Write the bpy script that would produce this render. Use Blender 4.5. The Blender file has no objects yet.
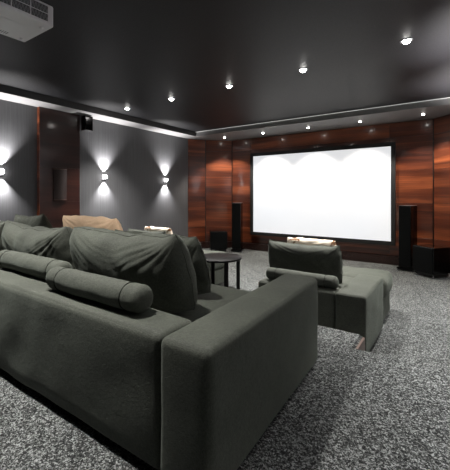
import bpy, bmesh, math, random
from mathutils import Vector, Matrix, noise
R = math.radians
scn = bpy.context.scene
col = scn.collection
random.seed(7)

# ------------------------------------------------------------------ helpers
def link(name, bm, mat, parent=None, loc=(0, 0, 0), rot=(0, 0, 0), smooth=True, kind=None):
    me = bpy.data.meshes.new(name)
    bmesh.ops.recalc_face_normals(bm, faces=bm.faces)
    bm.to_mesh(me); bm.free()
    for m in (mat if isinstance(mat, (list, tuple)) else [mat]):
        me.materials.append(m)
    if smooth:
        for p in me.polygons: p.use_smooth = True
    o = bpy.data.objects.new(name, me)
    col.objects.link(o)
    o.location = loc; o.rotation_euler = rot
    if parent: o.parent = parent
    if kind: o['kind'] = kind
    return o

def thing(name, label, cat, loc=(0, 0, 0), rz=0, group=None):
    o = bpy.data.objects.new(name, None); col.objects.link(o)
    o.location = loc; o.rotation_euler = (0, 0, rz)
    o['label'] = label; o['category'] = cat
    o.empty_display_size = .1
    if group: o['group'] = group
    return o

def tag(o, label, cat, group=None):
    o['label'] = label; o['category'] = cat
    if group: o['group'] = group
    return o

def dup(root, loc, rz=None, label=None, group=None, rot=None):
    r = root.copy(); col.objects.link(r); r.location = loc
    if rz is not None: r.rotation_euler = (0, 0, rz)
    if rot is not None: r.rotation_euler = rot
    if label: r['label'] = label
    if group: r['group'] = group
    for ch in list(root.children):
        c = ch.copy(); col.objects.link(c); c.parent = r
        for g in list(ch.children):
            d = g.copy(); col.objects.link(d); d.parent = c
    return r

def box(bm, x0, x1, y0, y1, z0, z1, bev=0, seg=2, mi=0):
    v = [bm.verts.new((x, y, z)) for x in (x0, x1) for y in (y0, y1) for z in (z0, z1)]
    fs = [bm.faces.new([v[i] for i in q]) for q in
          ((0, 1, 3, 2), (4, 6, 7, 5), (0, 4, 5, 1), (2, 3, 7, 6), (0, 2, 6, 4), (1, 5, 7, 3))]
    for f in fs: f.material_index = mi
    if bev:
        es = set(e for f in fs for e in f.edges)
        r = bmesh.ops.bevel(bm, geom=list(es), offset=bev, segments=seg, affect='EDGES', profile=.5)
        for f in r['faces']: f.material_index = mi
    return v

def nb(): return bmesh.new()

def bx(*a, **k):
    bm = nb(); box(bm, *a, **k); return bm

def cyl(bm, r, z0, z1, cx=0, cy=0, n=32, r2=None, bev=0):
    r2 = r if r2 is None else r2
    a = [bm.verts.new((cx + r * math.cos(2 * math.pi * i / n), cy + r * math.sin(2 * math.pi * i / n), z0)) for i in range(n)]
    b = [bm.verts.new((cx + r2 * math.cos(2 * math.pi * i / n), cy + r2 * math.sin(2 * math.pi * i / n), z1)) for i in range(n)]
    fs = [bm.faces.new(a[::-1]), bm.faces.new(b)]
    for i in range(n):
        bm.faces.new((a[i], a[(i + 1) % n], b[(i + 1) % n], b[i]))
    if bev:
        es = [e for f in fs for e in f.edges]
        bmesh.ops.bevel(bm, geom=es, offset=bev, segments=3, affect='EDGES', profile=.5)

def lathe(bm, prof, n=48):
    rings = []
    for r, z in prof:
        if r < 1e-6:
            rings.append([bm.verts.new((0, 0, z))])
        else:
            rings.append([bm.verts.new((r * math.cos(2 * math.pi * i / n), r * math.sin(2 * math.pi * i / n), z)) for i in range(n)])
    for a, b in zip(rings, rings[1:]):
        for i in range(n):
            j = (i + 1) % n
            if len(a) == 1 and len(b) == 1: continue
            if len(a) == 1: bm.faces.new((a[0], b[i], b[j]))
            elif len(b) == 1: bm.faces.new((a[i], a[j], b[0]))
            else: bm.faces.new((a[i], a[j], b[j], b[i]))

def tube(bm, pts, r, n=8, closed=False):
    rings = []
    P = [Vector(p) for p in pts]; m = len(P)
    for i, p in enumerate(P):
        a = P[(i - 1) % m] if closed or i > 0 else p
        b = P[(i + 1) % m] if closed or i < m - 1 else p
        t = (b - a).normalized()
        u = t.cross(Vector((0, 0, 1)))
        if u.length < .05: u = t.cross(Vector((1, 0, 0)))
        u.normalize(); w = t.cross(u)
        rings.append([bm.verts.new(p + r * (math.cos(2 * math.pi * k / n) * u + math.sin(2 * math.pi * k / n) * w)) for k in range(n)])
    for i in range(m if closed else m - 1):
        a, b = rings[i], rings[(i + 1) % m]
        for k in range(n):
            bm.faces.new((a[k], a[(k + 1) % n], b[(k + 1) % n], b[k]))
    if not closed:
        bm.faces.new(rings[0][::-1]); bm.faces.new(rings[-1])

def soft(x0, x1, y0, y1, z0, z1, r=.03, puff=(0, 0, 0), amp=0, fr=4, step=.05, seed=0):
    """upholstered block: rounded edges, slightly puffed faces, uneven surface"""
    bm = nb()
    c = Vector(((x0 + x1) / 2, (y0 + y1) / 2, (z0 + z1) / 2))
    h = Vector(((x1 - x0) / 2, (y1 - y0) / 2, (z1 - z0) / 2))
    def axis(H):
        k = 4
        L = [-H + r * (1 - math.cos(math.pi / 2 * i / k)) for i in range(k)]
        L = [-H + r * math.tan(math.pi / 4 * i / k) for i in range(k)]
        n = max(2, int((2 * H - 2 * r) / step))
        M = [-H + r + (2 * H - 2 * r) * i / n for i in range(n + 1)]
        return L + M + [-v for v in reversed(L)]
    A = [axis(h[i]) for i in range(3)]
    cache = {}
    def V(p):
        key = tuple(round(q, 5) for q in p)
        if key in cache: return cache[key]
        p = Vector(p)
        inn = Vector([max(-h[i] + r, min(h[i] - r, p[i])) for i in range(3)])
        d = p - inn
        q = inn + d.normalized() * r if d.length > 1e-9 else inn
        nrm = d.normalized()
        for i in range(3):
            if puff[i]:
                j, k = (i + 1) % 3, (i + 2) % 3
                w = (1 - (p[j] / h[j]) ** 2) * (1 - (p[k] / h[k]) ** 2)
                if abs(p[i]) > h[i] - 1e-4: q[i] += math.copysign(puff[i] * max(w, 0) ** .6, p[i])
        if amp:
            q += nrm * amp * noise.noise((q + c) * fr + Vector((seed, seed * 2, 0)))
        v = bm.verts.new(q + c); cache[key] = v
        return v
    for i in range(3):
        j, k = (i + 1) % 3, (i + 2) % 3
        for s in (-1, 1):
            for a in range(len(A[j]) - 1):
                for b in range(len(A[k]) - 1):
                    q = []
                    for (u, w) in ((a, b), (a + 1, b), (a + 1, b + 1), (a, b + 1)):
                        p = [0, 0, 0]; p[i] = s * h[i]; p[j] = A[j][u]; p[k] = A[k][w]
                        v = V(p)
                        if v not in q: q.append(v)
                    if len(q) > 2:
                        try: bm.faces.new(q)
                        except ValueError: pass
    return bm

def pillow(w, h, t, seed=0, wr=.012, ear=.03, sag=0.0, dent=0.0, slump=0.0, N=56, rc=.16):
    """stuffed cushion standing on its long edge: width X, height Z (0..h), thickness Y; two skins meeting in a seam"""
    bm = nb()
    def pos(u, v, s):
        # outline pulled in mid-edge, corners left as ears
        ex = 1 - (1 - v * v) * 0 - ear * (1 - abs(v) ** 2) / w * 2
        ez = 1 - ear * (1 - abs(u) ** 2) / h * 2
        x = u * w / 2 * ex * math.sqrt(1 - rc * v * v * u * u)
        z = v * h / 2 * ez * math.sqrt(1 - rc * u * u * v * v)
        z -= sag * (1 - u * u) * (v * .5 + .5) ** 2
        pr = max(0, 1 - abs(u) ** 4) ** .5 * max(0, 1 - abs(v) ** 3.0) ** .5
        lo = 1 + slump * (-v) * .5
        y = s * t / 2 * pr * lo
        # creases running in from the corners and the seam
        n1 = noise.noise(Vector((x * 3.2 + seed * 3.1, s * 2.0, z * 4)))
        rad = abs(math.atan2(abs(v) - 1.15, abs(u) - 1.15))
        c1 = noise.noise(Vector((rad * 9 + seed, math.copysign(3, u) + math.copysign(7, v), s + x * 1.5)))
        c2 = noise.noise(Vector((x * 13 + z * 9 + seed, s * 3, z * 5 - x * 4)))
        edge = (1 - abs(u) ** 8) * (1 - abs(v) ** 8)
        y += s * edge * wr * (.9 * n1 + .75 * (1 - 2 * abs(c1)) * (abs(u * v) ** .5) + .35 * c2)
        x += wr * .6 * noise.noise(Vector((seed, v * 3, 5))) * abs(u)
        z += wr * .9 * noise.noise(Vector((u * 3.5, seed, 9))) * abs(v)
        y += dent * (1 - u * u) * v
        return (x, y, z + h / 2)
    G = {}
    def sp(i):
        a = -1 + 2 * i / N
        return math.sin(a * math.pi / 2) * .6 + a * .4
    for s in (-1, 1):
        for i in range(N + 1):
            for j in range(N + 1):
                b = i in (0, N) or j in (0, N)
                if b and s == 1: G[(s, i, j)] = G[(-1, i, j)]; continue
                G[(s, i, j)] = bm.verts.new(pos(sp(i), sp(j), s))
    for s in (-1, 1):
        for i in range(N):
            for j in range(N):
                try: bm.faces.new([G[(s, i, j)], G[(s, i + 1, j)], G[(s, i + 1, j + 1)], G[(s, i, j + 1)]])
                except ValueError: pass
    rim = [G[(-1, i, 0)].co.copy() for i in range(N)] + [G[(-1, N, j)].co.copy() for j in range(N)] + \
          [G[(-1, N - i, N)].co.copy() for i in range(N)] + [G[(-1, 0, N - j)].co.copy() for j in range(N)]
    return bm, rim

def bolster_bm(L, r, seed=0, n=40, m=60):
    bm = nb(); rings = []
    prof = [(0, -L / 2)]
    k = 8
    for i in range(1, k + 1):
        a = math.pi / 2 * i / k
        prof.append((r * math.sin(a) ** .8, -L / 2 + .045 * (1 - math.cos(a))))
    for i in range(1, m):
        prof.append((r, -L / 2 + .045 + (L - .09) * i / m))
    prof += [(a, -z) for a, z in reversed(prof[:k + 1])]
    for (a, x) in prof:
        if a < 1e-6: rings.append([bm.verts.new((x, 0, 0))]); continue
        ring = []
        for j in range(n):
            t = 2 * math.pi * j / n
            q = Vector((x * 6 + seed, math.cos(t) * 1.2, math.sin(t) * 1.2))
            rr = a * (1 + .05 * noise.noise(q) + .02 * noise.noise(Vector((x * 22, seed, math.sin(t) * 2))))
            g = min(abs(abs(x) - (L / 2 - .12)), .02) / .02
            rr -= .004 * (1 - g)
            z = rr * math.sin(t)
            if z < -r * .93: z = -r * .93 + (z + r * .93) * .2
            ring.append(bm.verts.new((x, rr * math.cos(t), z)))
        rings.append(ring)
    for a, b in zip(rings, rings[1:]):
        for i in range(n):
            j = (i + 1) % n
            if len(a) == 1: bm.faces.new((a[0], b[i], b[j]))
            elif len(b) == 1: bm.faces.new((a[i], a[j], b[0]))
            else: bm.faces.new((a[i], a[j], b[j], b[i]))
    return bm

# ------------------------------------------------------------------ materials
class NT:
    def __init__(s, name):
        s.m = bpy.data.materials.new(name); s.m.use_nodes = True
        s.t = s.m.node_tree; s.b = s.t.nodes['Principled BSDF']
    def n(s, typ, **k):
        o = s.t.nodes.new(typ)
        for a, v in k.items():
            if a in o.inputs: o.inputs[a].default_value = v
            else: setattr(o, a, v)
        return o
    def l(s, a, b): s.t.links.new(a, b)
    def mapping(s, scale, kind='Object', rot=(0, 0, 0)):
        c = s.n('ShaderNodeTexCoord'); m = s.n('ShaderNodeMapping')
        m.inputs['Scale'].default_value = scale; m.inputs['Rotation'].default_value = rot
        s.l(c.outputs[kind], m.inputs['Vector']); return m.outputs['Vector']
    def noise(s, vec, scale, detail=2, rough=.5, dist=0):
        n = s.n('ShaderNodeTexNoise'); s.l(vec, n.inputs['Vector'])
        n.inputs['Scale'].default_value = scale; n.inputs['Detail'].default_value = detail
        n.inputs['Roughness'].default_value = rough; n.inputs['Distortion'].default_value = dist
        return n.outputs['Fac']
    def ramp(s, fac, stops, interp='LINEAR'):
        r = s.n('ShaderNodeValToRGB'); e = r.color_ramp.elements; r.color_ramp.interpolation = interp
        while len(e) < len(stops): e.new(.5)
        for x, (p, c) in zip(e, stops):
            x.position = p; x.color = (*c, 1) if len(c) == 3 else c
        s.l(fac, r.inputs['Fac']); return r.outputs['Color']
    def bump(s, h, strength, dist=.01):
        b = s.n('ShaderNodeBump'); b.inputs['Strength'].default_value = strength; b.inputs['Distance'].default_value = dist
        s.l(h, b.inputs['Height']); s.l(b.outputs['Normal'], s.b.inputs['Normal']); return b
    def set(s, **k):
        for a, v in k.items():
            s.b.inputs[a.replace('_', ' ')].default_value = (*v, 1) if isinstance(v, tuple) and len(v) == 3 else v
        return s
def mth(t, op, a, b):
    n = t.n('ShaderNodeMath', operation=op)
    for i, v in enumerate((a, b)):
        if isinstance(v, (int, float)): n.inputs[i].default_value = v
        else: t.l(v, n.inputs[i])
    return n.outputs[0]

def plain(name, c, rough=.5, metal=0, spec=.5, em=None, es=0):
    t = NT(name).set(Base_Color=c, Roughness=rough, Metallic=metal)
    t.b.inputs['Specular IOR Level'].default_value = spec
    n = t.noise(t.mapping((1, 1, 1)), 60, 2)
    rr = t.ramp(n, [(0, (rough * .85,) * 3), (1, (min(1, rough * 1.15),) * 3)])
    t.l(rr, t.b.inputs['Roughness'])
    if em: t.set(Emission_Color=em, Emission_Strength=es)
    return t.m

def fabric(name, c0, c1, weave=420, bumpd=.0012, warm=None):
    t = NT(name)
    v = t.mapping((1, 1, 1))
    big = t.noise(v, 3.2, 3, .6)
    thread = t.noise(t.mapping((1, 1, .25)), weave, 1)
    thread2 = t.noise(t.mapping((.2, 1, 1)), weave, 1)
    lin = t.noise(v, 85, 3, .7)
    mix = mth(t, 'ADD', mth(t, 'ADD', mth(t, 'MULTIPLY', big, .22), mth(t, 'MULTIPLY', lin, .28)), mth(t, 'ADD', mth(t, 'MULTIPLY', thread, .25), mth(t, 'MULTIPLY', thread2, .25)))
    cc = t.ramp(mix, [(.36, c0), (.66, c1)])
    t.l(cc, t.b.inputs['Base Color'])
    t.set(Roughness=.78); t.b.inputs['Specular IOR Level'].default_value = .35
    t.b.inputs['Sheen Weight'].default_value = .12; t.b.inputs['Sheen Roughness'].default_value = .45
    t.b.inputs['Sheen Tint'].default_value = (.75, .85, .75, 1)
    mid = t.noise(v, 22, 4, .6, .6)
    h = mth(t, 'ADD', mth(t, 'MULTIPLY', mid, 2.2), mth(t, 'ADD', thread, thread2))
    t.bump(h, .5, bumpd * 2)
    return t.m

M = {}
M['fabric'] = fabric('olive_grey_upholstery', (.016, .0175, .0135), (.076, .083, .065))
M['seam'] = plain('seam_thread', (.008, .009, .007), .95, spec=.1)
M['leather_dark'] = fabric('dark_weave', (.03, .03, .028), (.06, .06, .055))
M['tan'] = fabric('tan_pillow_cloth', (.60, .40, .25), (.82, .60, .41))
# cream pillow with brown blotches
t = NT('cream_patterned_cloth')
v = t.mapping((1, 1, 1))
cc = t.ramp(t.noise(v, 7.5, 3, .6, .8), [(.58, (.78, .68, .56)), (.62, (.30, .15, .07)), (.68, (.16, .08, .04))])
t.l(cc, t.b.inputs['Base Color']); t.set(Roughness=.8); t.bump(t.noise(v, 60, 3), .4, .003)
M['cream'] = t.m

# carpet: dense two-tone twist pile
t = NT('salt_and_pepper_carpet')
v = t.mapping((1, 1, 1))
def cells(scale):
    o = t.n('ShaderNodeTexVoronoi'); t.l(v, o.inputs['Vector']); o.inputs['Scale'].default_value = scale
    sp = t.n('ShaderNodeSeparateColor'); t.l(o.outputs['Color'], sp.inputs[0]); return sp.outputs[0], o.outputs['Distance']
ca, da = cells(280); cb, db = cells(140); cc_, dc = cells(62)
a = mth(t, 'ADD', mth(t, 'MULTIPLY', ca, .36), mth(t, 'ADD', mth(t, 'MULTIPLY', cb, .48), mth(t, 'MULTIPLY', cc_, .16)))
patch = t.noise(v, 2.0, 3, .55)
m1 = mth(t, 'ADD', a, mth(t, 'MULTIPLY', mth(t, 'SUBTRACT', patch, .5), .12))
cc = t.ramp(m1, [(.20, (.006, .006, .0062)), (.42, (.029, .0305, .030)), (.58, (.080, .084, .0825)), (.82, (.32, .335, .328))])
t.l(cc, t.b.inputs['Base Color']); t.set(Roughness=.95)
t.b.inputs['Specular IOR Level'].default_value = .15
t.bump(mth(t, 'ADD', a, mth(t, 'MULTIPLY', da, -.6)), .7, .006)
M['carpet'] = t.m

def wood(name, dark, mid, light, rough=.22, bump=.0003):
    t = NT(name)
    info = t.n('ShaderNodeObjectInfo')
    v0 = t.mapping((.22, 1, 3.2))
    add = t.n('ShaderNodeVectorMath', operation='ADD'); t.l(v0, add.inputs[0])
    sc = t.n('ShaderNodeVectorMath', operation='SCALE')
    cmb = t.n('ShaderNodeCombineXYZ'); t.l(info.outputs['Random'], cmb.inputs[0]); t.l(info.outputs['Random'], cmb.inputs[2])
    t.l(cmb.outputs[0], sc.inputs[0]); sc.inputs['Scale'].default_value = 40
    t.l(sc.outputs[0], add.inputs[1]); v = add.outputs[0]
    g1 = t.noise(v, 1.0, 4, .55, .8)
    v2 = t.mapping((.8, 1, 42)); g2 = t.noise(v2, 1.3, 5, .6, .4)
    mix = mth(t, 'ADD', mth(t, 'MULTIPLY', g1, .74), mth(t, 'MULTIPLY', g2, .26))
    cc = t.ramp(mix, [(.33, dark), (.50, mid), (.66, light)])
    t.l(cc, t.b.inputs['Base Color'])
    t.set(Roughness=rough); t.b.inputs['Specular IOR Level'].default_value = .5
    t.b.inputs['Coat Weight'].default_value = .5; t.b.inputs['Coat Roughness'].default_value = .10
    t.bump(g2, .25, bump)
    return t.m
M['wood'] = wood('mahogany_veneer', (.018, .0045, .003), (.105, .026, .011), (.31, .085, .030), .30)
M['wood_dark'] = wood('dark_mahogany_veneer', (.008, .003, .0025), (.028, .008, .0055), (.060, .019, .012), .3)
M['groove'] = plain('panel_groove', (.008, .004, .003), .5)
M['plinth'] = plain('dark_plinth', (.022, .009, .007), .28)

# grey wall covering with fine vertical streaks
t = NT('grey_striated_wallpaper')
v = t.mapping((1, 14, .25)); s1 = t.noise(v, 4.0, 4, .7)
s2 = t.noise(t.mapping((1, 1, 1)), 2.5, 3)
cc = t.ramp(mth(t, 'ADD', mth(t, 'MULTIPLY', s1, .8), mth(t, 'MULTIPLY', s2, .2)), [(.3, (.072, .072, .076)), (.7, (.115, .115, .121))])
t.l(cc, t.b.inputs['Base Color']); t.set(Roughness=.55); t.b.inputs['Specular IOR Level'].default_value = .4
t.bump(s1, .25, .002)
M['wallpaper'] = t.m

M['ceiling'] = plain('charcoal_ceiling_paint', (.0098, .0096, .0112), .52, spec=.35)
M['soffit'] = plain('light_soffit_paint', (.21, .205, .205), .5)
M['fascia'] = plain('dark_fascia_paint', (.045, .045, .047), .5)
M['trim'] = plain('pale_metal_trim', (.75, .74, .72), .3, .6)
M['black_gloss'] = plain('black_lacquer', (.0015, .0017, .0019), .14, spec=.3)
M['black_cloth'] = plain('black_grille_cloth', (.003, .0036, .0038), .5, spec=.15)
M['black_matte'] = plain('matte_black', (.006, .006, .006), .6)
M['table_black'] = plain('black_stained_table', (.0045, .004, .004), .5, spec=.1)
M['chrome'] = plain('brushed_chrome', (.75, .75, .76), .2, 1)
M['steel'] = plain('satin_steel', (.35, .35, .36), .35, 1)
M['white_plastic'] = plain('white_plastic', (.86, .85, .87), .38)
M['grey_plastic'] = plain('dark_grey_plastic', (.05, .05, .055), .5)
M['brown_cloth'] = plain('brown_speaker_cloth', (.022, .011, .009), .5)
M['brown_edge'] = plain('brown_speaker_rim', (.10, .055, .045), .3)
M['lens'] = plain('lens_glass', (.01, .012, .03), .03)
M['lamp'] = plain('lit_lamp_glass', (1, 1, 1), .4, em=(1, .97, .93), es=45)
M['lamp_small'] = plain('lit_small_lamp_glass', (1, 1, 1), .4, em=(1, .96, .90), es=25)
M['sconce_glass'] = plain('lit_sconce_glass', (1, 1, 1), .4, em=(1, .98, .97), es=30)
# projection screen, lit with a plain white picture
t = NT('lit_projection_screen'); t.set(Base_Color=(.35, .35, .35), Roughness=.8)
n = t.noise(t.mapping((.5, 1, .5)), 1.0, 1)
cc = t.ramp(n, [(.3, (.88, .93, 1.0)), (.7, (1, .99, .985))])
t.l(cc, t.b.inputs['Emission Color']); t.set(Emission_Strength=.72)
M['screen'] = t.m

# ------------------------------------------------------------------ room  (z = 0 is the lower floor)
CAMZ = 1.48; PL = .33
WL, WR_, WF, WB = -6.0, .5, 7.9, -1.6
SOF, CEI = CAMZ + 1.535, CAMZ + 1.65
SX, SY = -5.58, 6.81          # inner edges of the lowered ceiling band

def quadbox(name, a, mat, **k): return link(name, bx(*a), mat, smooth=False, kind='structure', **k)
quadbox('floor', (WL - .1, WR_ + .1, 2.64, WF + .1, -.1, 0), M['carpet'])
# raised platform behind, with its front tongue under the sofa front
bm = nb()
pts = [(WL - .1, WB - .1), (WR_ + .1, WB - .1), (WR_ + .1, 2.64), (-.62, 2.64), (-.62, 2.925), (WL - .1, 2.925)]
lo = [bm.verts.new((x, y, -.1)) for x, y in pts]; hi = [bm.verts.new((x, y, PL)) for x, y in pts]
bm.faces.new(lo[::-1]); bm.faces.new(hi)
for i in range(6): bm.faces.new((lo[i], lo[(i + 1) % 6], hi[(i + 1) % 6], hi[i]))
bmesh.ops.recalc_face_normals(bm, faces=bm.faces)
es = [e for e in bm.edges if all(v.co.z > 0 for v in e.verts) and all(v.co.y > 2 for v in e.verts)]
bmesh.ops.bevel(bm, geom=es, offset=.018, segments=3, affect='EDGES')
link('floor', bm, M['carpet'], smooth=False, kind='structure')
bm = nb(); box(bm, -.6195, -.603, 2.645, 2.915, .0, PL - .02)
link('trim_1', bm, plain('brown_riser_board', (.10, .065, .05), .4), smooth=False, kind='structure')

quadbox('ceiling', (WL - .1, WR_ + .1, WB - .1, WF + .1, CEI, CEI + .1), M['ceiling'])
# lowered band around the room: light underside, dark fascia
bm = nb()
for (x0, x1, y0, y1) in ((WL - .1, SX, WB, WF + .1), (SX, WR_ - .42, SY, WF + .1), (WR_ - .42, WR_ + .1, WB, WF + .1)):
    box(bm, x0, x1, y0, y1, SOF, CEI - .001)
bm.normal_update()
for f in bm.faces: f.material_index = 0 if f.normal.z < -.5 or f.calc_center_median().z < SOF + .001 or f.normal.y < -.5 else 1
link('ceiling', bm, [M['soffit'], M['fascia']], smooth=False, kind='structure')
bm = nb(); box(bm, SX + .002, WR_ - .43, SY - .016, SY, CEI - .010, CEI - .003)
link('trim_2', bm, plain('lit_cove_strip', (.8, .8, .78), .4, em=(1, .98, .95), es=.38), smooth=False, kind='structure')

quadbox('wall_left', (WL - .1, WL, WB - .1, 6.98, 0, SOF + .05), M['wallpaper'])
quadbox('wall_right', (WR_, WR_ + .1, WB - .1, 6.98, 0, SOF + .05), M['wallpaper'])
quadbox('wall_back', (WL - .1, WR_ + .1, WB - .1, WB, 0, SOF + .05), M['wallpaper'])
quadbox('baseboard_left', (WL, WL + .015, 2.93, 6.97, 0, .12), M['plinth'])
quadbox('baseboard_left', (WL, WL + .015, WB, 2.92, PL, PL + .12), M['plinth'])

# front wall: faceted run of veneer panels, corner facets turned in
path = [(-5.99, 6.98), (-5.73, 7.42), (-5.16, 7.9), (-.34, 7.9), (.20, 7.42), (.49, 6.98)]
rows = [.19, .60, 1.31, 2.0, 2.70, SOF - .003]
wf = link('wall_front', bx(-6.1, .6, 7.96, 8.06, 0, SOF), M['groove'], smooth=False, kind='structure')
for i in range(5):
    a, b = Vector(path[i]), Vector(path[i + 1])
    ang = math.atan2(b.y - a.y, b.x - a.x); L = (b - a).length
    cols = [0, L] if i != 2 else [0, .62, L - .80, L]
    bk = bx(0, L, .012, .05, 0, SOF)
    link('wall_front_backing', bk, M['groove'], wf, (a.x, a.y, 0), (0, 0, ang), smooth=False)
    for c0, c1 in zip(cols, cols[1:]):
        for z0, z1 in zip(rows, rows[1:]):
            g0 = .012 if c0 == 0 and i else .002; g1 = .012 if c1 == L else .002
            p = bx(c0 + g0, c1 - g1, 0, .018, 0, z1 - z0 - .003, bev=.0015, seg=1)
            link('wood_panel', p, M['wood'], wf, (a.x, a.y, z0), (0, 0, ang), smooth=False)
    pl = bx(0 if i else .0, L, -.045, .012, 0, .175, bev=.004, seg=2)
    link('plinth', pl, M['plinth'], wf, (a.x, a.y, 0), (0, 0, ang), smooth=False)

# pilasters on the side walls
def pilaster(x, y0, y1, side, mat):
    o = thing_struct = link('trim_3', bx(x, x + side * .05, y0 + .004, y1 - .004, PL if y0 < 2.9 else 0, SOF - .002), M['groove'], smooth=False, kind='structure')
    zs = [.02, .75, 1.36, 1.98, SOF - .003]
    for z0, z1 in zip(zs, zs[1:]):
        L = y1 - y0
        p = bx(0, L, -.022, 0, 0, z1 - z0 - .003, bev=.0015, seg=1)
        link('wood_panel', p, mat, o, (x + side * .05, y0 if side > 0 else y1, z0), (0, 0, R(90) if side > 0 else R(-90)), smooth=False)
    # reddish edge strip on the flanks
    link('edge_strip', bx(min(x, x + side * .072), max(x, x + side * .072), y0 - .012, y0 - .0005, .02, SOF - .003), M['wood'], o, smooth=False)
    return o
pilaster(WL, 2.985, 3.735, 1, M['wood_dark'])
pilaster(WR_, 3.0, 3.80, -1, M['wood_dark'])

# ------------------------------------------------------------------ screen
sx0, sx1, sz0, sz1 = -4.455, -1.105, CAMZ - .985, CAMZ + 1.035
scr = thing('projection_screen', 'large lit white projection screen in a black frame on the wood wall', 'screen', ((sx0 + sx1) / 2, 7.875, sz0))
W, Hh = sx1 - sx0, sz1 - sz0
link('screen_surface', bx(-W / 2, W / 2, -.012, -.008, 0, Hh), M['screen'], scr, smooth=False)
bm = nb(); fw = .085
box(bm, -W / 2 - fw, W / 2 + fw, -.035, .02, -fw, 0, bev=.004); box(bm, -W / 2 - fw, W / 2 + fw, -.035, .02, Hh, Hh + fw, bev=.004)
box(bm, -W / 2 - fw, -W / 2, -.035, .02, 0, Hh, bev=.004); box(bm, W / 2, W / 2 + fw, -.035, .02, 0, Hh, bev=.004)
link('frame', bm, M['black_matte'], scr, smooth=False)
link('backing', bx(-W / 2, W / 2, -.006, .012, 0, Hh), M['black_matte'], scr, smooth=False)

# ------------------------------------------------------------------ ceiling lamps
def make_light(name, label, group, r, matk):
    t = thing(name, label, 'ceiling light', group=group)
    bm = nb(); lathe(bm, [(r * .72, 0), (r * .72, -.004), (r * .95, -.009), (r * 1.12, -.006), (r * 1.18, 0), (r * .72, 0)], 40)
    link('trim_ring', bm, M['steel'], t)
    bm = nb(); lathe(bm, [(0, -.030), (r * .35, -.028), (r * .58, -.020), (r * .7, -.006), (r * .7, -.001), (0, -.001)], 32)
    link('lamp_glass', bm, M[matk], t)
    return t
def lamp_spot(name, loc, energy, size, blend=.6, color=(1, .97, .93), rot=(0, 0, 0), rad=.03):
    l = bpy.data.lights.new(name, 'SPOT'); l.energy = energy; l.spot_size = R(size); l.spot_blend = blend
    l.color = color; l.shadow_soft_size = rad
    o = bpy.data.objects.new(name, l); col.objects.link(o); o.location = loc; o.rotation_euler = rot
    return o
xs = [-5.14, -4.0, -2.81, -1.64, -.42]
G = 'downlights in the main ceiling'
names = ['leftmost of the five larger ceiling downlights, nearest the grey wall', 'second ceiling downlight from the left in the row of five',
         'middle downlight of the row of five in the dark ceiling', 'fourth ceiling downlight from the left, above the screen in the photo',
         'rightmost and largest-looking bright downlight in the dark ceiling']
L0 = None
E_MAIN, E_BACK, E_SOF, E_SC = 500, 330, 185, 200
for i, x in enumerate(xs):
    y = 4.22 if i < 4 else 4.05
    if i == 0:
        L0 = make_light('ceiling_downlight', names[0], G, .055, 'lamp'); L0.location = (x, y, CEI)
    else: dup(L0, (x, y, CEI), label=names[i])
    lamp_spot('downlight_beam', (x, y, CEI - .045), E_MAIN, 92, .9, rad=.04)
for i, x in enumerate([-5.14, -4.0, -2.81, -1.64]):
    dup(L0, (x, .85, CEI), label='ceiling downlight of the second row, behind the view above the rear sofa', group='downlights above the rear sofa')
    lamp_spot('downlight_beam', (x, .85, CEI - .045), E_BACK, 98, .9, rad=.04)
s0 = None
sx = [-5.03, -3.88, -2.73, -1.61, -.48]
nm = ['small soffit spotlight at the far left end, over the corner panels', 'small soffit spotlight above the left edge of the screen',
      'small soffit spotlight above the middle of the screen', 'small soffit spotlight above the right part of the screen',
      'small soffit spotlight at the right, over the right loudspeakers']
for i, x in enumerate(sx):
    if i == 0:
        s0 = make_light('soffit_spotlight', nm[0], 'small spotlights in the lowered ceiling band', .036, 'lamp_small'); s0.location = (x, 7.33, SOF)
    else: dup(s0, (x, 7.33, SOF), label=nm[i])
    lamp_spot('spotlight_beam', (x, 7.33, SOF - .04), E_SOF, 100, .5, color=(1, .92, .82), rad=.02)

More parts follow.
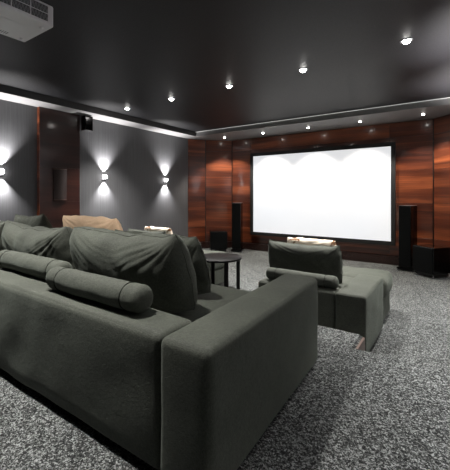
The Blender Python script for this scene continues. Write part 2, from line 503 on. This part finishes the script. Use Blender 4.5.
# ------------------------------------------------------------------ wall sconces
def make_sconce():
    t = thing('wall_sconce', '', 'wall lamp', group='up and down wall sconces')
    link('back_plate', bx(0, .012, -.045, .045, -.07, .07, bev=.003), M['steel'], t, smooth=False)
    bm = nb(); box(bm, .012, .0305, -.012, .012, -.012, .012)
    link('arm', bm, M['steel'], t, smooth=False)
    bm = nb(); lathe(bm, [(0, -.034), (.024, -.034), (.028, -.028), (.028, .028), (.024, .034), (0, .034)], 28)
    link('glass_shade', bm, M['sconce_glass'], t, (.06, 0, 0))
    bm = nb(); lathe(bm, [(.0285, -.008), (.031, -.006), (.031, .006), (.0285, .008), (.0285, -.008)], 28)
    link('metal_band', bm, M['steel'], t, (.06, 0, 0))
    return t
SZ = CAMZ + .375
sc = None
for (x, y, rz, lb) in ((WL, 4.32, 0, 'glowing wall sconce on grey wall just right of the dark wood pilaster'),
                       (WL, 6.10, 0, 'glowing wall sconce on grey wall nearest the wood panelled corner'),
                       (WL, 2.40, 0, 'wall sconce at the left edge, its glow left of the wood pilaster'),
                       (WR_, 4.46, R(180), 'wall sconce on the right wall beyond the frame, nearer the view'),
                       (WR_, 6.0, R(180), 'wall sconce on the right wall beyond the frame, nearer the screen'),
                       (WR_, 2.36, R(180), 'wall sconce on the right wall behind the pilaster, out of frame'),
                       (WR_, .70, R(180), 'unseen wall sconce added on the right wall closest to the camera position, to brighten the projector')):  # last one is an added fixture, lifting the light on the projector
    if sc is None:
        sc = make_sconce(); sc['label'] = lb; sc.location = (x, y, SZ)
    else: dup(sc, (x, y, SZ), rz, lb)
    sx_ = 1 if rz == 0 else -1
    for up in (1, -1):
        lamp_spot('sconce_beam', (x + sx_ * .06, y, SZ + up * .06), E_SC * (1.3 if up > 0 else 1) * (1 if rz == 0 else (3.0 if up > 0 else .8)), 92, 1.0, color=(1, .98, .97),
                  rot=(R(180) if up > 0 else 0, R(0), 0), rad=.015)

# ------------------------------------------------------------------ big corner sofa on the platform
SF = PL + .001
sofa = thing('sofa', 'long olive-grey upholstered sofa seen from behind, on the raised platform', 'sofa', (0, 0, SF))
top = .594
AX0, AX1 = -.985, -.735
bk0, bk1 = .95, 1.18
LX = -4.16
f = M['fabric']
# near armrest runs the full depth of the sofa
near_arm = link('armrest', soft(AX0, AX1, bk0 - .012, 2.225, .03, top, .034, (.003, .003, .005), .004, 5, .04, 1), f, sofa, (.060, .0315, 0), (0, 0, R(2.06)))
link('armrest', soft(LX, LX + .25, bk0 - .012, 2.225, .03, top, .030, (.005, .004, .006), .006, 5, .08, 2), f, sofa)
link('backrest', soft(LX + .254, AX0 + .022, bk0, bk1, .03, top - .004, .036, (0, .006, .006), .008, 4, .05, 3), f, sofa)
link('seat_base', soft(LX + .254, AX0 - .005, bk1 + .004, 2.17, .03, .27, .02, (0, .002, 0), .003, 5, .08, 4), f, sofa)
n = 3; x0 = LX + .258; x1 = AX0 - .015
for i in range(n):
    a = x0 + (x1 - x0) * i / n; b = x0 + (x1 - x0) * (i + 1) / n
    link('seat_cushion', soft(a + .003, b - .003, bk1 + .008, 2.205, .274, .425, .035, (0, .01, .012), .010, 4, .05, 5 + i), f, sofa)
for x in (AX1 - .12, LX + .12, -2.3):
    for y in (1.05, 2.1):
        link('foot', bx(x - .04, x + .04, y - .04, y + .04, 0, .036), M['black_matte'], sofa, smooth=False)
def add_piping(root_mesh_obj, rim, r=.0035):
    bm = nb(); tube(bm, rim[::2], r, 6, True)
    return link('piping', bm, M['fabric'], root_mesh_obj)

def cushion(name, label, cat, w, h, t, loc, rz=0, lean=0, roll=0, seed=0, mat='fabric', group=None, **k):
    bm, rim = pillow(w, h, t, seed, **k)
    o = link(name, bm, M[mat], None, loc, (lean, roll, rz))
    tag(o, label, cat, group)
    if mat == 'fabric':
        bm = nb(); tube(bm, rim[::2], .0032, 6, True); link('piping', bm, M['fabric'], o)
    return o
ST = SF + .425 + .024
g1 = 'large back cushions on the rear sofa'
cushion('back_cushion', 'large olive-grey back cushion on the sofa nearest the square armrest corner, behind the bolster', 'cushion',
        1.10, .525, .31, (-1.76, 1.535, ST), R(-1), R(19), 0, 1, group=g1, wr=.020, ear=.012, slump=.2, sag=.035)
cushion('back_cushion', 'large olive-grey back cushion at the left edge with a sagging rumpled top', 'cushion',
        1.00, .52, .31, (-2.83, 1.535, ST), R(1.0), R(19), R(0), 5, group=g1, wr=.028, ear=.012, slump=.2, sag=.07)
cushion('back_cushion', 'large back cushion cut off by the left edge of the picture', 'cushion',
        .50, .50, .30, (-3.60, 1.535, ST), 0, R(19), 0, 3, group=g1, wr=.022, ear=.012, slump=.2, sag=.03)
g2 = 'second row of cushions in front of the back cushions'
cushion('scatter_cushion', 'dark cushion leaning in front of the right back cushion, next to the black table', 'cushion',
        .90, .465, .18, (-1.80, 1.86, ST), 0, R(21), 0, 8, group=g2, wr=.024, ear=.012, slump=.3)
cushion('scatter_cushion', 'dark cushion peeking out over the left back cushion', 'cushion',
        .62, .55, .18, (-3.56, 1.845, ST), 0, R(17), R(-2), 11, group=g2, wr=.024, ear=.02, slump=.3, sag=.03)
cushion('throw_pillow', 'tan cloth pillow showing over the tops of the two large back cushions', 'pillow',
        .98, .49, .15, (-2.88, 2.03, ST + .035), R(-2), R(16), R(0), 14, mat='tan', wr=.02, ear=.01)
g3 = 'bolsters lying on the sofa backs'
def bolster(label, L, r, loc, seed, rz=0):
    o = link('bolster', bolster_bm(L, r, seed), M['fabric'], None, loc, (0, 0, rz)); tag(o, label, 'bolster cushion', g3)
    for s in (-1, 1):
        bm = nb(); tube(bm, [(s * (L / 2 - .12), (r - .001) * math.cos(a * math.pi / 12), max(-r * .92, (r - .001) * math.sin(a * math.pi / 12))) for a in range(24)], .002, 6, True)
        link('seam', bm, M['seam'], o)
    return o
BZ = SF + top + .064 + .006
bolster('olive-grey roll bolster on the sofa back, the complete one nearest the armrest', .80, .066, (-1.565, 1.07, BZ), 1)
bolster('olive-grey roll bolster on the sofa back, running out of the picture at left', .88, .066, (-2.43, 1.16, BZ + .004), 4)

# ------------------------------------------------------------------ front row chaise armchairs on the lower floor
def make_chaise(label):
    t = thing('lounge_chair', label, 'armchair', (-1.18, 3.14, .001), 0, 'low lounge chairs of the front row')
    f = M['fabric']; H = .58
    link('armrest', soft(.27, .54, -.012, .90, .02, H, .028, (.004, .004, .006), .006, 5, .05, 21), f, t)
    link('armrest', soft(-.54, -.40, -.012, .22, .02, H - .01, .028, (.004, .004, .006), .006, 5, .05, 22), f, t)
    link('backrest', soft(-.396, .266, 0, .22, .04, H - .006, .03, (0, .004, .005), .006, 5, .05, 23), f, t)
    link('seat_base', soft(-.53, .266, .224, 1.38, .04, .28, .02, (0, 0, 0), .003, 5, .08, 24), f, t)
    link('seat_cushion', soft(-.535, .262, .228, .975, .284, .515, .05, (0, 0, .02), .010, 4, .05, 25), f, t)
    # the wide front of the seat wraps across the end of the arm
    link('seat_front', soft(-.50, .555, .98, 1.54, .285, .525, .08, (0, .012, .012), .010, 4, .05, 26), f, t)
    link('front_base', soft(-.46, .52, 1.0, 1.48, .04, .283, .02, (0, 0, 0), .003, 5, .08, 27), f, t)
    for x in (-.44, .44):
        for y in (.06, 1.30):
            link('foot', bx(x - .03, x + .03, y - .03, y + .03, 0, .045), M['black_matte'], t, smooth=False)
    return t
ch = make_chaise('low olive-grey lounge chair right of centre on the lower floor, facing the screen')
DX = -2.47
dup(ch, (-1.18 + DX, 3.14, .001), 0, 'low olive-grey lounge chair behind the round black table, mostly hidden by the sofa cushions')
g4 = 'back cushions of the lounge chairs'
cz = .001 + .515 + .018
c1 = cushion('back_cushion', 'dark olive back cushion with a flared top on the right lounge chair', 'cushion',
             .86, .45, .24, (-1.36, 3.56, cz), 0, R(12), 0, 31, group=g4, wr=.018, ear=.015, slump=.25, sag=.02)
dup(c1, (-1.335 + DX, 3.56, cz), label='olive back cushion on the far lounge chair, seen over the big sofa cushion', rot=c1.rotation_euler)
b1 = bolster('dark short bolster on the back of the right lounge chair', .76, .062, (-1.29, 3.245, .001 + .58 + .060), 9)
p1 = cushion('throw_pillow', 'cream and brown patterned pillow behind the cushion of the right lounge chair', 'pillow',
             .62, .42, .13, (-1.36, 3.80, cz + .045), R(0), R(10), R(0), 41, mat='cream', group='cream pillows of the lounge chairs', wr=.012, ear=.015)
dup(p1, (-1.36 + DX, 3.80, cz + .045), label='cream and brown patterned pillow on the far lounge chair, in front of the grey wall', rot=p1.rotation_euler)

# ------------------------------------------------------------------ round side table
tb = thing('side_table', 'round black side table with a lower shelf between the two lounge chairs', 'table', (-2.64, 3.72, .001), R(20))
TH = .64
bm = nb(); lathe(bm, [(0, TH - .028), (.302, TH - .028), (.308, TH - .022), (.308, TH - .004), (.304, TH), (0, TH)], 64)
link('tabletop', bm, M['table_black'], tb)
bm = nb(); lathe(bm, [(0, .16), (.250, .16), (.254, .164), (.254, .178), (.250, .182), (0, .182)], 64)
link('shelf', bm, M['table_black'], tb)
for k in range(4):
    a = R(90 * k + 34.4)
    link('leg', bx(-.024, .024, -.019, .019, 0, TH - .0285, bev=.003), M['table_black'], tb,
         (.279 * math.cos(a), .279 * math.sin(a), 0), (0, 0, a + R(90)), smooth=False)

# ------------------------------------------------------------------ loudspeakers
def make_tower(label):
    t = thing('floor_speaker', label, 'loudspeaker', (0, 0, .001), 0, 'tower loudspeakers beside the screen')
    H = 1.27
    link('cabinet', bx(-.115, .115, -.14, .17, .055, H, bev=.006, seg=3), M['black_gloss'], t, smooth=False)
    gr = link('grille', bx(-.108, .108, -.155, -.1405, .09, H - .01, bev=.004), M['black_cloth'], t, smooth=False)
    link('plinth', bx(-.145, .145, -.17, .19, .028, .054, bev=.004), M['black_gloss'], t, smooth=False)
    for x in (-.125, .125):
        for y in (-.15, .17):
            bm = nb(); cyl(bm, .016, 0, .027, n=20)
            link('foot', bm, M['chrome'], t, (x, y, 0))
    link('top_edge', bx(-.113, .113, -.139, .168, H + .0005, H + .004), M['steel'], t, smooth=False)
    return t
tw = make_tower('tall black floor loudspeaker to the right of the screen')
tw.location = (-.755, 7.50, .001); tw.rotation_euler = (0, 0, R(-15))
dup(tw, (-4.72, 7.48, .001), R(22), 'tall black floor loudspeaker at the left of the screen')
def make_sub(label):
    t = thing('subwoofer', label, 'loudspeaker', (0, 0, .001), 0, 'black subwoofers in the corners')
    link('cabinet', bx(-.225, .225, -.19, .20, .07, .54, bev=.012, seg=3), M['black_gloss'], t, smooth=False)
    link('grille', bx(-.212, .212, -.206, -.1905, .085, .525, bev=.006), M['black_cloth'], t, smooth=False)
    link('plinth', bx(-.20, .20, -.17, .18, .024, .0695), M['black_matte'], t, smooth=False)
    for x in (-.18, .18):
        for y in (-.15, .16):
            bm = nb(); cyl(bm, .02, 0, .0235, n=20)
            link('foot', bm, M['chrome'], t, (x, y, 0))
    return t
sb = make_sub('low black subwoofer on the carpet at the right edge, beside the tower loudspeaker')
sb.location = (-.35, 7.22, .001); sb.rotation_euler = (0, 0, R(-40))
dup(sb, (-5.14, 7.20, .001), R(40), 'low black subwoofer in the far left corner, behind the round table')

# wall speakers on the pilaster
t = thing('wall_speaker', 'slim brown curved-front speaker mounted on the dark wood pilaster', 'loudspeaker', (WL + .0725, 3.34, CAMZ + .19))
bm = nb(); n = 16; ptsf = [(.0, -.12)] + [(.02 + .045 * math.sin(math.pi * i / n), -.12 + .24 * i / n) for i in range(n + 1)] + [(.0, .12)]
lo = [bm.verts.new((x, y, -.27)) for x, y in ptsf]; hi = [bm.verts.new((x, y, .27)) for x, y in ptsf]
bm.faces.new(lo[::-1]); bm.faces.new(hi)
for i in range(len(ptsf)): j = (i + 1) % len(ptsf); bm.faces.new((lo[i], lo[j], hi[j], hi[i]))
link('cloth_front', bm, M['brown_cloth'], t, smooth=False)
bm = nb()
for z0, z1 in ((-.285, -.2705), (.2705, .285)):
    bm = nb()
    lo = [bm.verts.new((x + (.004 if x > 0 else 0), y * 1.03, z0)) for x, y in ptsf]; hi = [bm.verts.new((x + (.004 if x > 0 else 0), y * 1.03, z1)) for x, y in ptsf]
    bm.faces.new(lo[::-1]); bm.faces.new(hi)
    for i in range(len(ptsf)): j = (i + 1) % len(ptsf); bm.faces.new((lo[i], lo[j], hi[j], hi[i]))
    link('end_cap', bm, M['brown_edge'], t, smooth=False)

t = thing('surround_speaker', 'small black box speaker high on the grey wall against the top of the wood pilaster', 'loudspeaker', (WL + .001, 3.845, CAMZ + 1.385))
link('cabinet', bx(.06, .21, -.078, .078, -.135, .135, bev=.006), M['black_gloss'], t, smooth=False)
link('base_plate', bx(.062, .212, -.076, .076, -.145, -.1355), M['chrome'], t, smooth=False)
link('bracket', bx(0, .0595, -.03, .03, -.04, .04, bev=.004), M['black_matte'], t, smooth=False)

# ------------------------------------------------------------------ projector
pj = thing('projector', 'white projector hanging from the dark ceiling at the top left corner', 'projector', (-2.80, 1.40, CAMZ + 1.30))
PW, PD, PH = .231, .46, .165
body = link('body', bx(-PW, PW, -PD, 0, 0, PH, bev=.014, seg=4), M['white_plastic'], pj)
for p in body.data.polygons: p.use_smooth = False
bm = nb(); box(bm, PW - .001, PW + .0008, -.435, -.045, .024, .145)
link('vent_recess', bm, M['grey_plastic'], pj, smooth=False)
bm = nb()
y0, y1, z0, z1 = -.435, -.045, .024, .145
for i in range(4):   # frame bars
    yy = y0 + (y1 - y0) * i / 3
    box(bm, PW + .0009, PW + .006, yy - .003, yy + .003, z0, z1)
for zz in (z0, (z0 + z1) / 2, z1): box(bm, PW + .0009, PW + .006, y0, y1, zz - .003, zz + .003)
link('vent_frame', bm, M['white_plastic'], pj, smooth=False)
bm = nb()
for r_ in range(2):
    za = z0 + (z1 - z0) / 2 * r_ + .004; zb = z0 + (z1 - z0) / 2 * (r_ + 1) - .004
    k = 34
    for i in range(k):
        ya = y0 + (y1 - y0) * (i + .5) / k
        d = .006 * (1 if i % 2 else -1)
        lo_ = [bm.verts.new((PW + x, ya + y - d, za)) for x in (.001, .004) for y in (-.0018, .0018)]
        hi_ = [bm.verts.new((PW + x, ya + y + d, zb)) for x in (.001, .004) for y in (-.0018, .0018)]
        for q in ((0, 1, 3, 2),): bm.faces.new([lo_[j] for j in q]); bm.faces.new([hi_[j] for j in q])
        for a, b in ((0, 1), (1, 3), (3, 2), (2, 0)): bm.faces.new((lo_[a], lo_[b], hi_[b], hi_[a]))
    for m_ in range(1, 5):
        zz = za + (zb - za) * m_ / 5
        box(bm, PW + .001, PW + .003, y0, y1, zz - .0015, zz + .0015)
link('vent_slats', bm, plain('grey_slat_plastic', (.30, .30, .31), .4), pj, smooth=False)
bm = nb(); lathe(bm, [(.038, 0), (.052, 0), (.052, .03), (.045, .034), (.038, .03), (.038, 0)], 40)
ln = link('lens_barrel', bm, M['grey_plastic'], pj, (.06, .0005, .085), (R(-90), 0, 0))
bm = nb(); lathe(bm, [(0, .012), (.02, .016), (.0375, .010), (.0375, .002), (0, .002)], 32)
link('lens', bm, M['lens'], ln)
for x in (-.16, .16):
    bm = nb(); cyl(bm, .014, -.008, -.0005, n=20); link('foot', bm, M['white_plastic'], pj, (x, -.06, 0))
# ribbed lamp cover and small vents on the underside
bm = nb(); box(bm, -.12, .08, -.36, -.14, -.0025, -.0003, bev=.001, seg=1)
link('lamp_cover', bm, M['white_plastic'], pj, smooth=False)
bm = nb()
for i in range(9): box(bm, -.19 + .0, -.14, -.30 + i * .016, -.293 + i * .016, -.0015, -.0002)
link('bottom_vent', bm, plain('pale_grey_vent', (.30, .30, .31), .5), pj, smooth=False)
bm = nb(); cyl(bm, .03, PH + .0005, CEI - (CAMZ + 1.30) - .012, 0, -.22, 28)
link('mount_pole', bm, M['white_plastic'], pj)
bm = nb(); cyl(bm, .09, CEI - (CAMZ + 1.30) - .012, CEI - (CAMZ + 1.30) - .001, 0, -.22, 40)
link('mount_plate', bm, M['white_plastic'], pj)

# ------------------------------------------------------------------ world, camera
w = bpy.data.worlds.new('World'); scn.world = w; w.use_nodes = True
w.node_tree.nodes['Background'].inputs[0].default_value = (.5, .5, .52, 1)
w.node_tree.nodes['Background'].inputs[1].default_value = .02
cam = bpy.data.cameras.new('Camera'); co = bpy.data.objects.new('Camera', cam); col.objects.link(co)
co.location = (0, 0, CAMZ); co.rotation_euler = (R(90), 0, math.atan(335 / 490))
cam.sensor_fit = 'HORIZONTAL'; cam.sensor_width = 36; cam.lens = 36 * 335 / 450
cam.shift_y = -40 / 450; cam.clip_start = .02
scn.camera = co
vs = scn.view_settings
vs.view_transform = 'Standard'; vs.look = 'None'; vs.gamma = 1; vs.use_curve_mapping = False; vs.exposure = 0
